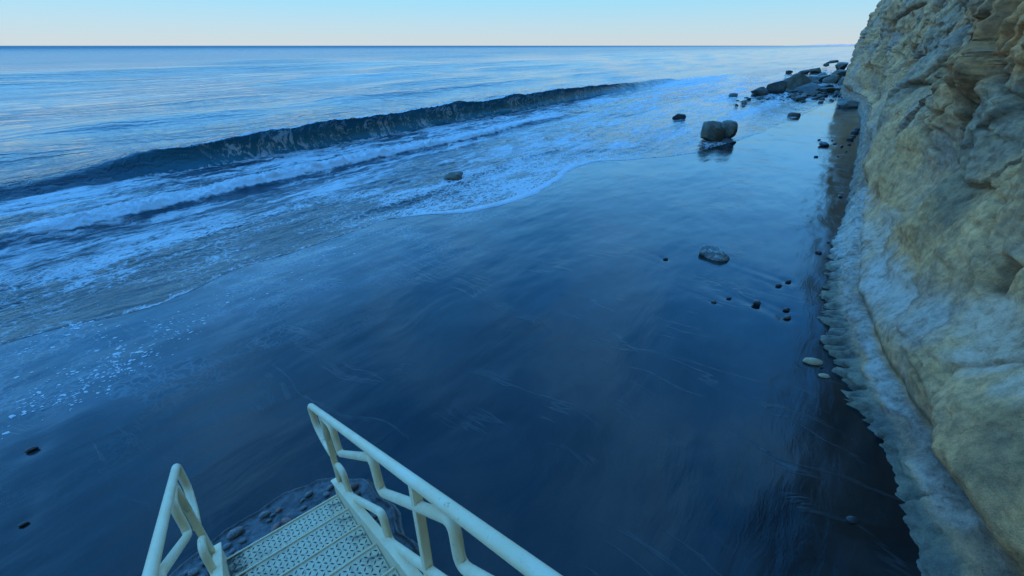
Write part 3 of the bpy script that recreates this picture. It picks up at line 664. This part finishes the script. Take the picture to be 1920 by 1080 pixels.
# ------------------------------------------------------------------ foam bubbles left on the sand
fv, ff = [], []
def foam_blob(x, y, r, el, ang):
    z0 = sand_z(x, y) + .002; b = len(fv); n = 8; ca, sa = math.cos(ang), math.sin(ang)
    for ring, (rr, hz) in enumerate(((1, 0), (.7, .35), (.3, .5))):
        for j in range(n):
            th = 2 * math.pi * j / n; q = rr * (1 + .25 * random.uniform(-1, 1)); lx, ly = r * q * el * math.cos(th), r * q * math.sin(th)
            fv.append((x + lx * ca - ly * sa, y + lx * sa + ly * ca, z0 + r * hz * .45))
    for rg in (0, 1):
        for j in range(n): ff.append((b + rg * n + j, b + rg * n + (j + 1) % n, b + (rg + 1) * n + (j + 1) % n, b + (rg + 1) * n + j))
    ff.append(tuple(b + 2 * n + j for j in range(n)))
clus = [(70, 745, 45, 30, 60), (195, 700, 45, 28, 90), (150, 740, 50, 22, 40), (215, 660, 22, 35, 45), (185, 620, 20, 18, 25), (330, 612, 45, 22, 60), (290, 650, 40, 20, 35), (440, 555, 40, 30, 30), (380, 590, 40, 25, 30), (520, 510, 70, 28, 70), (620, 470, 80, 25, 90),
        (250, 690, 30, 16, 25), (10, 800, 18, 20, 10), (100, 700, 60, 25, 18), (60, 640, 60, 14, 30), (140, 605, 30, 6, 40), (440, 500, 40, 20, 30), (700, 430, 50, 14, 50), (560, 540, 60, 20, 16)]
for (cx, cy, sx_, sy_, n) in clus:
    for i in range(n):
        px, py = random.gauss(cx, sx_ * .6), random.gauss(cy, sy_ * .6) - 0.15 * (0)
        py += -(px - cx) * .25
        g = gnd(px, py, -.12); rr = min(4.0, random.lognormvariate(-.12, .5)) * np.linalg.norm(g - EYE) / FPX * (.75 if py < 600 else 1)
        foam_blob(g[0], g[1], rr, random.uniform(1, 1.9), random.gauss(.35, .4))
fm = bpy.data.meshes.new('foam_bubbles'); fm.from_pydata(fv, [], ff); fm.update()
fo_ = link('foam_bubbles', fm, m_foam, kind='stuff', label='clumps of white foam bubbles left on the wet sand', category='foam')

# ------------------------------------------------------------------ staircase
AZ = math.radians(-40); DN = np.array([math.sin(AZ), math.cos(AZ), 0]); BK = -DN; NR = np.array([DN[1], -DN[0], 0])
P0 = np.array([-1.476, 2.473, 0.0]); SLOPE = .53; WID = .94; RISE = .165; GO = RISE / SLOPE
def L(t, n, z): return P0 + BK * t + NR * n + np.array([0, 0, z])      # n: 0 at the cliffward rail, -WID at the seaward rail
def fillet(pts, r, seg=5):
    pts = [np.array(p, float) for p in pts]; out = [pts[0]]
    for a, b, c in zip(pts, pts[1:], pts[2:]):
        d1 = a - b; d2 = c - b; l1, l2 = np.linalg.norm(d1), np.linalg.norm(d2); rr = min(r, l1 * .48, l2 * .48)
        p, q = b + d1 / l1 * rr, b + d2 / l2 * rr
        for i in range(seg + 1):
            s = i / seg; out.append((1 - s) ** 2 * p + 2 * s * (1 - s) * b + s * s * q)
    out.append(pts[-1]); return out
def tube(name, pts, rad, mat, parent, seg=14, bend=0, org=np.zeros(3)):
    P = fillet(pts, bend) if bend else [np.array(p, float) for p in pts]
    V, Fc = [], []; up = None
    for i, p in enumerate(P):
        d = (P[min(i + 1, len(P) - 1)] - P[max(i - 1, 0)]); d /= np.linalg.norm(d)
        if up is None: up = np.cross(d, [0.3, .2, 1.0]); up /= np.linalg.norm(up)
        up = up - d * (up @ d); up /= np.linalg.norm(up); s = np.cross(d, up)
        for j in range(seg):
            th = 2 * math.pi * j / seg; V.append(p - org + rad * (math.cos(th) * up + math.sin(th) * s))
    for i in range(len(P) - 1):
        for j in range(seg): Fc.append((i * seg + j, i * seg + (j + 1) % seg, (i + 1) * seg + (j + 1) % seg, (i + 1) * seg + j))
    Fc.append(tuple(range(seg))[::-1]); Fc.append(tuple((len(P) - 1) * seg + j for j in range(seg)))
    me = bpy.data.meshes.new(name); me.from_pydata([tuple(v) for v in V], [], Fc); me.update()
    bm = bmesh.new(); bm.from_mesh(me); bmesh.ops.recalc_face_normals(bm, faces=bm.faces); bm.to_mesh(me); bm.free()
    me.polygons.foreach_set('use_smooth', np.array([len(p.vertices) == 4 for p in me.polygons])); me.update()
    return link(name, me, mat, parent)
def prism(name, quad, thick_dir, th, mat, parent, org, bev=.004):
    bm = bmesh.new(); q = [np.array(p) - org for p in quad]; d = np.array(thick_dir) * th
    a = [bm.verts.new(p) for p in q]; b = [bm.verts.new(p + d) for p in q]; n = len(q)
    bm.faces.new(a); bm.faces.new(b[::-1])
    for i in range(n): bm.faces.new((a[i], b[i], b[(i + 1) % n], a[(i + 1) % n]))
    bmesh.ops.recalc_face_normals(bm, faces=bm.faces)
    if bev: bmesh.ops.bevel(bm, geom=bm.edges[:], offset=bev, segments=2, affect='EDGES')
    me = bpy.data.meshes.new(name); bm.to_mesh(me); bm.free(); return link(name, me, mat, parent)

ORG = L(0, -WID / 2, 0.0)
stair = empty('metal_staircase', tuple(ORG), 0, label='cream painted metal staircase with diamond plate treads and stepped pipe railings', category='staircase')
NT = 17
# one shared tread: local x across (n), y up the stair (t)
def tread_meshes():
    bm = bmesh.new(); w2 = (WID - .10) / 2; prof = [(-.012, -.045), (-.012, 0.0), (GO + .01, 0.0), (GO + .01, -.006), (-.004, -.006), (-.004, -.045)]
    a = [bm.verts.new((-w2, y, z)) for y, z in prof]; b = [bm.verts.new((w2, y, z)) for y, z in prof]; n = len(prof)
    bm.faces.new(a); bm.faces.new(b[::-1])
    for i in range(n): bm.faces.new((a[i], b[i], b[(i + 1) % n], a[(i + 1) % n]))
    bmesh.ops.recalc_face_normals(bm, faces=bm.faces); bmesh.ops.bevel(bm, geom=[e for e in bm.edges if abs(e.verts[0].co.x - e.verts[1].co.x) > .1], offset=.002, segments=1, affect='EDGES')
    me = bpy.data.meshes.new('tread'); bm.to_mesh(me); bm.free(); me.materials.append(m_tread)
    V, Fc = [], []; sp = .034
    for i in range(int(2 * w2 / sp)):
        for j in range(int(GO / sp)):
            x, y = -w2 + (i + .6) * sp, .012 + (j + .5) * sp; ang = math.pi / 4 if (i + j) % 2 else -math.pi / 4
            c, s = math.cos(ang), math.sin(ang); b0 = len(V)
            for (lx, ly, z) in ((-.016, 0, .0003), (0, -.0052, .0003), (.016, 0, .0003), (0, .0052, .0003), (-.009, 0, .0032), (0, -.002, .0036), (.009, 0, .0032), (0, .002, .0036)):
                V.append((x + lx * c - ly * s, y + lx * s + ly * c, z))
            for k in range(4): Fc.append((b0 + k, b0 + (k + 1) % 4, b0 + 4 + (k + 1) % 4, b0 + 4 + k))
            Fc.append((b0 + 4, b0 + 5, b0 + 6, b0 + 7))
    lm = bpy.data.meshes.new('tread_lugs'); lm.from_pydata(V, [], Fc); lm.update(); lm.materials.append(m_lug)
    return me, lm
tm, lm = tread_meshes()
bm = bmesh.new(); bmesh.ops.create_cube(bm, size=1)
for v_ in bm.verts: v_.co = (v_.co.x * (WID - .10), v_.co.y * .015 - .008, v_.co.z * .012 + .005)
bmesh.ops.bevel(bm, geom=bm.edges[:], offset=.003, segments=2, affect='EDGES')
nm_ = bpy.data.meshes.new('nosing'); bm.to_mesh(nm_); bm.free(); nm_.materials.append(m_paint)
RZ = math.atan2(BK[1], BK[0]) - math.pi / 2     # local y -> BK
for i in range(NT):
    o = link('tread', tm, None, stair); pos = L(.03 + i * GO, -WID / 2, .32 + i * RISE) - ORG; o.location = pos; o.rotation_euler = (0, 0, RZ)
    lo_ = link('tread_lugs', lm, None, o); lo_['kind'] = 'stuff'; link('nosing', nm_, None, o)
TE = .03 + NT * GO; ZE = .32 + NT * RISE
for n0, sg in ((-.045, 1), (-WID + .045, -1)):
    # stringer: plate with a flat top flange
    t0, t1 = -.06, TE
    quad = [L(t0, n0, .10), L(t0, n0, .44 + SLOPE * (t0)), L(t1, n0, .44 + SLOPE * t1), L(t1, n0, .10 + SLOPE * t1 - .02), L(.2, n0, .02)]
    st_ = prism('stringer', quad, NR * sg, .012, m_paint, stair, ORG, .003)
    fz = .445
    q2 = [L(t0 - .01, n0 - sg * .012, fz + SLOPE * t0), L(t0 - .01, n0 + sg * .045, fz + SLOPE * t0), L(t1, n0 + sg * .045, fz + SLOPE * t1), L(t1, n0 - sg * .012, fz + SLOPE * t1)]
    prism('top_flange', q2, (0, 0, 1), .012, m_paint, st_, ORG, .003)
RR = .026
def railing(n, sgn):
    rz = lambda t: 1.235 + SLOPE * t
    pts = [L(.12, n, .80), L(-.16, n, .80), L(-.34, n, .90), L(-.34, n, rz(-.34)), L(TE, n, rz(TE))]
    rail = tube('handrail', [L(.05, n, .80), L(-.13, n, .775), L(-.33, n, .72 + .10), L(-.36, n, rz(-.36)), L(TE, n, rz(TE))], RR, m_paint, stair, 16, .07, ORG)
    for k, t in enumerate((.03, 1.66, 3.3, 4.9)):
        hx_, hy_ = .021, .021
        q = [L(t - hx_, n - hy_, .40 + SLOPE * t), L(t + hx_, n - hy_, .40 + SLOPE * t), L(t + hx_, n + hy_, .40 + SLOPE * t), L(t - hx_, n + hy_, .40 + SLOPE * t)]
        prism('post', q, (0, 0, 1), rz(t) - .40 - SLOPE * t, m_paint, rail, ORG, .003)
    per = .83; drop = .26
    for name, z0, ph in (('stepped_pipe', 1.34, .31), ('stepped_pipe', .80, .25)):
        pts = [L(.03, n, z0 - .36), L(.05, n, z0 - .10), L(ph, n, z0)] if z0 > 1 else [L(.03, n, z0 - .30), L(.08, n, z0 - .06), L(ph, n, z0)]
        k = 0
        while ph + k * per < TE - .3:
            t = ph + k * per; z = z0 + SLOPE * per * k
            if k: pts.append(L(t, n, z))
            pts.append(L(t + .02, n, z - drop)); k += 1
        tube(name, pts, .0245, m_paint, rail, 14, .085, ORG)
railing(0.0, 1); railing(-WID, -1)
# landing at the head of the flight, on four legs
q = [L(TE, -WID - .06, ZE - .06), L(TE, .06, ZE - .06), L(TE + 1.2, .06, ZE - .06), L(TE + 1.2, -WID - .06, ZE - .06)]
prism('landing', q, (0, 0, 1), .06, m_tread, stair, ORG)
for t in (TE + .06, TE + 1.1):
    for n in (0, -WID):
        tube('leg', [L(t, n, -.1), L(t, n, ZE - .05)], .045, m_paint, stair, 12, 0, ORG)

# concrete footing with cobbles set in it
out = np.array([(-.49, -1.16), (-.57, -.85), (-.61, -.54), (-.59, -.26), (-.49, .02), (-.27, .30), (.04, .34), (.5, .30), (1.1, .35), (1.2, -.4), (1.1, -1.3), (.3, -1.7), (-.25, -1.5)])
cen = np.array([.25, -.5])
ang = np.arctan2(out[:, 1] - cen[1], out[:, 0] - cen[0]); rad = np.hypot(out[:, 1] - cen[1], out[:, 0] - cen[0]); od = np.argsort(ang); ang, rad = ang[od], rad[od]
th = np.linspace(-math.pi, math.pi, 260); rb = np.interp(th, np.concatenate([ang - 2 * math.pi, ang, ang + 2 * math.pi]), np.tile(rad, 3)); rb = rb + .03 * np.sin(th * 9) * np.sin(th * 4 + 1)
rb[-1] = rb[0]
rr = np.concatenate([np.linspace(0, .6, 16), np.linspace(.62, 1.03, 46)])
TH, RRR = np.meshgrid(th, rr, indexing='ij'); FT = cen[0] + np.cos(TH) * RRR * rb[:, None]; FN = cen[1] + np.sin(TH) * RRR * rb[:, None]
FP = P0[None, None] + FT[..., None] * BK + FN[..., None] * NR
aF, sF = toAS(FP[..., 0], FP[..., 1])
hF = .10 * (1 - sst(.90, 1.02, RRR)) - .03 + .02 * np.abs(fbm(FT * 5, FN * 5, 81, 4)) + .03 * bump1(RRR, .93, .02) + .012 * bump1(RRR, .985, .012)
ZF = sand_h(aF, sF) + hF
foot_o = link('concrete_footing', grid_mesh('concrete_footing', FP[..., 0] - ORG[0], FP[..., 1] - ORG[1], ZF), m_foot, label='dark wet concrete footing set with cobbles under the stair foot', category='footing')
foot_o.location = (ORG[0], ORG[1], 0)
cob = [rock_mesh('cobble', 400 + i, 2, 0, .16, dims=(1, random.uniform(.55, .85), random.uniform(.4, .6))) for i in range(6)]
for i, me in enumerate(cob): me.materials.append(m_cobr if i == 2 else (m_brown if i == 4 else m_cob))
bpy.context.view_layer.update()
placed = []
tries = 0
while len(placed) < 90 and tries < 4000:
    tries += 1
    t_, n_ = random.uniform(-.55, .5), random.uniform(-1.3, .32); a_ = math.atan2(n_ - cen[1], t_ - cen[0]); rmax = np.interp(a_, th, rb)
    rad_ = math.hypot(n_ - cen[1], t_ - cen[0]); sz = random.choice((.05, .06, .08, .10, .12, .14))
    if rad_ > rmax * .9 - sz * .4 or any((t_ - p[0]) ** 2 + (n_ - p[1]) ** 2 < (.42 * (sz + p[2])) ** 2 for p in placed): continue
    placed.append((t_, n_, sz)); p = L(t_, n_, 0); i1 = int(np.argmin(np.abs(th - a_))); i2 = int(np.argmin(np.abs(rr - rad_ / rmax)))
    o = link('cobble', cob[random.choice((0, 1, 3, 5, 0, 1, 3, 5, 2, 4))], None, foot_o); o.location = (p[0] - ORG[0], p[1] - ORG[1], ZF[i1, i2] + sz * .16); o.rotation_euler = (0, 0, random.gauss(.6, .4)); o.scale = (sz,) * 3
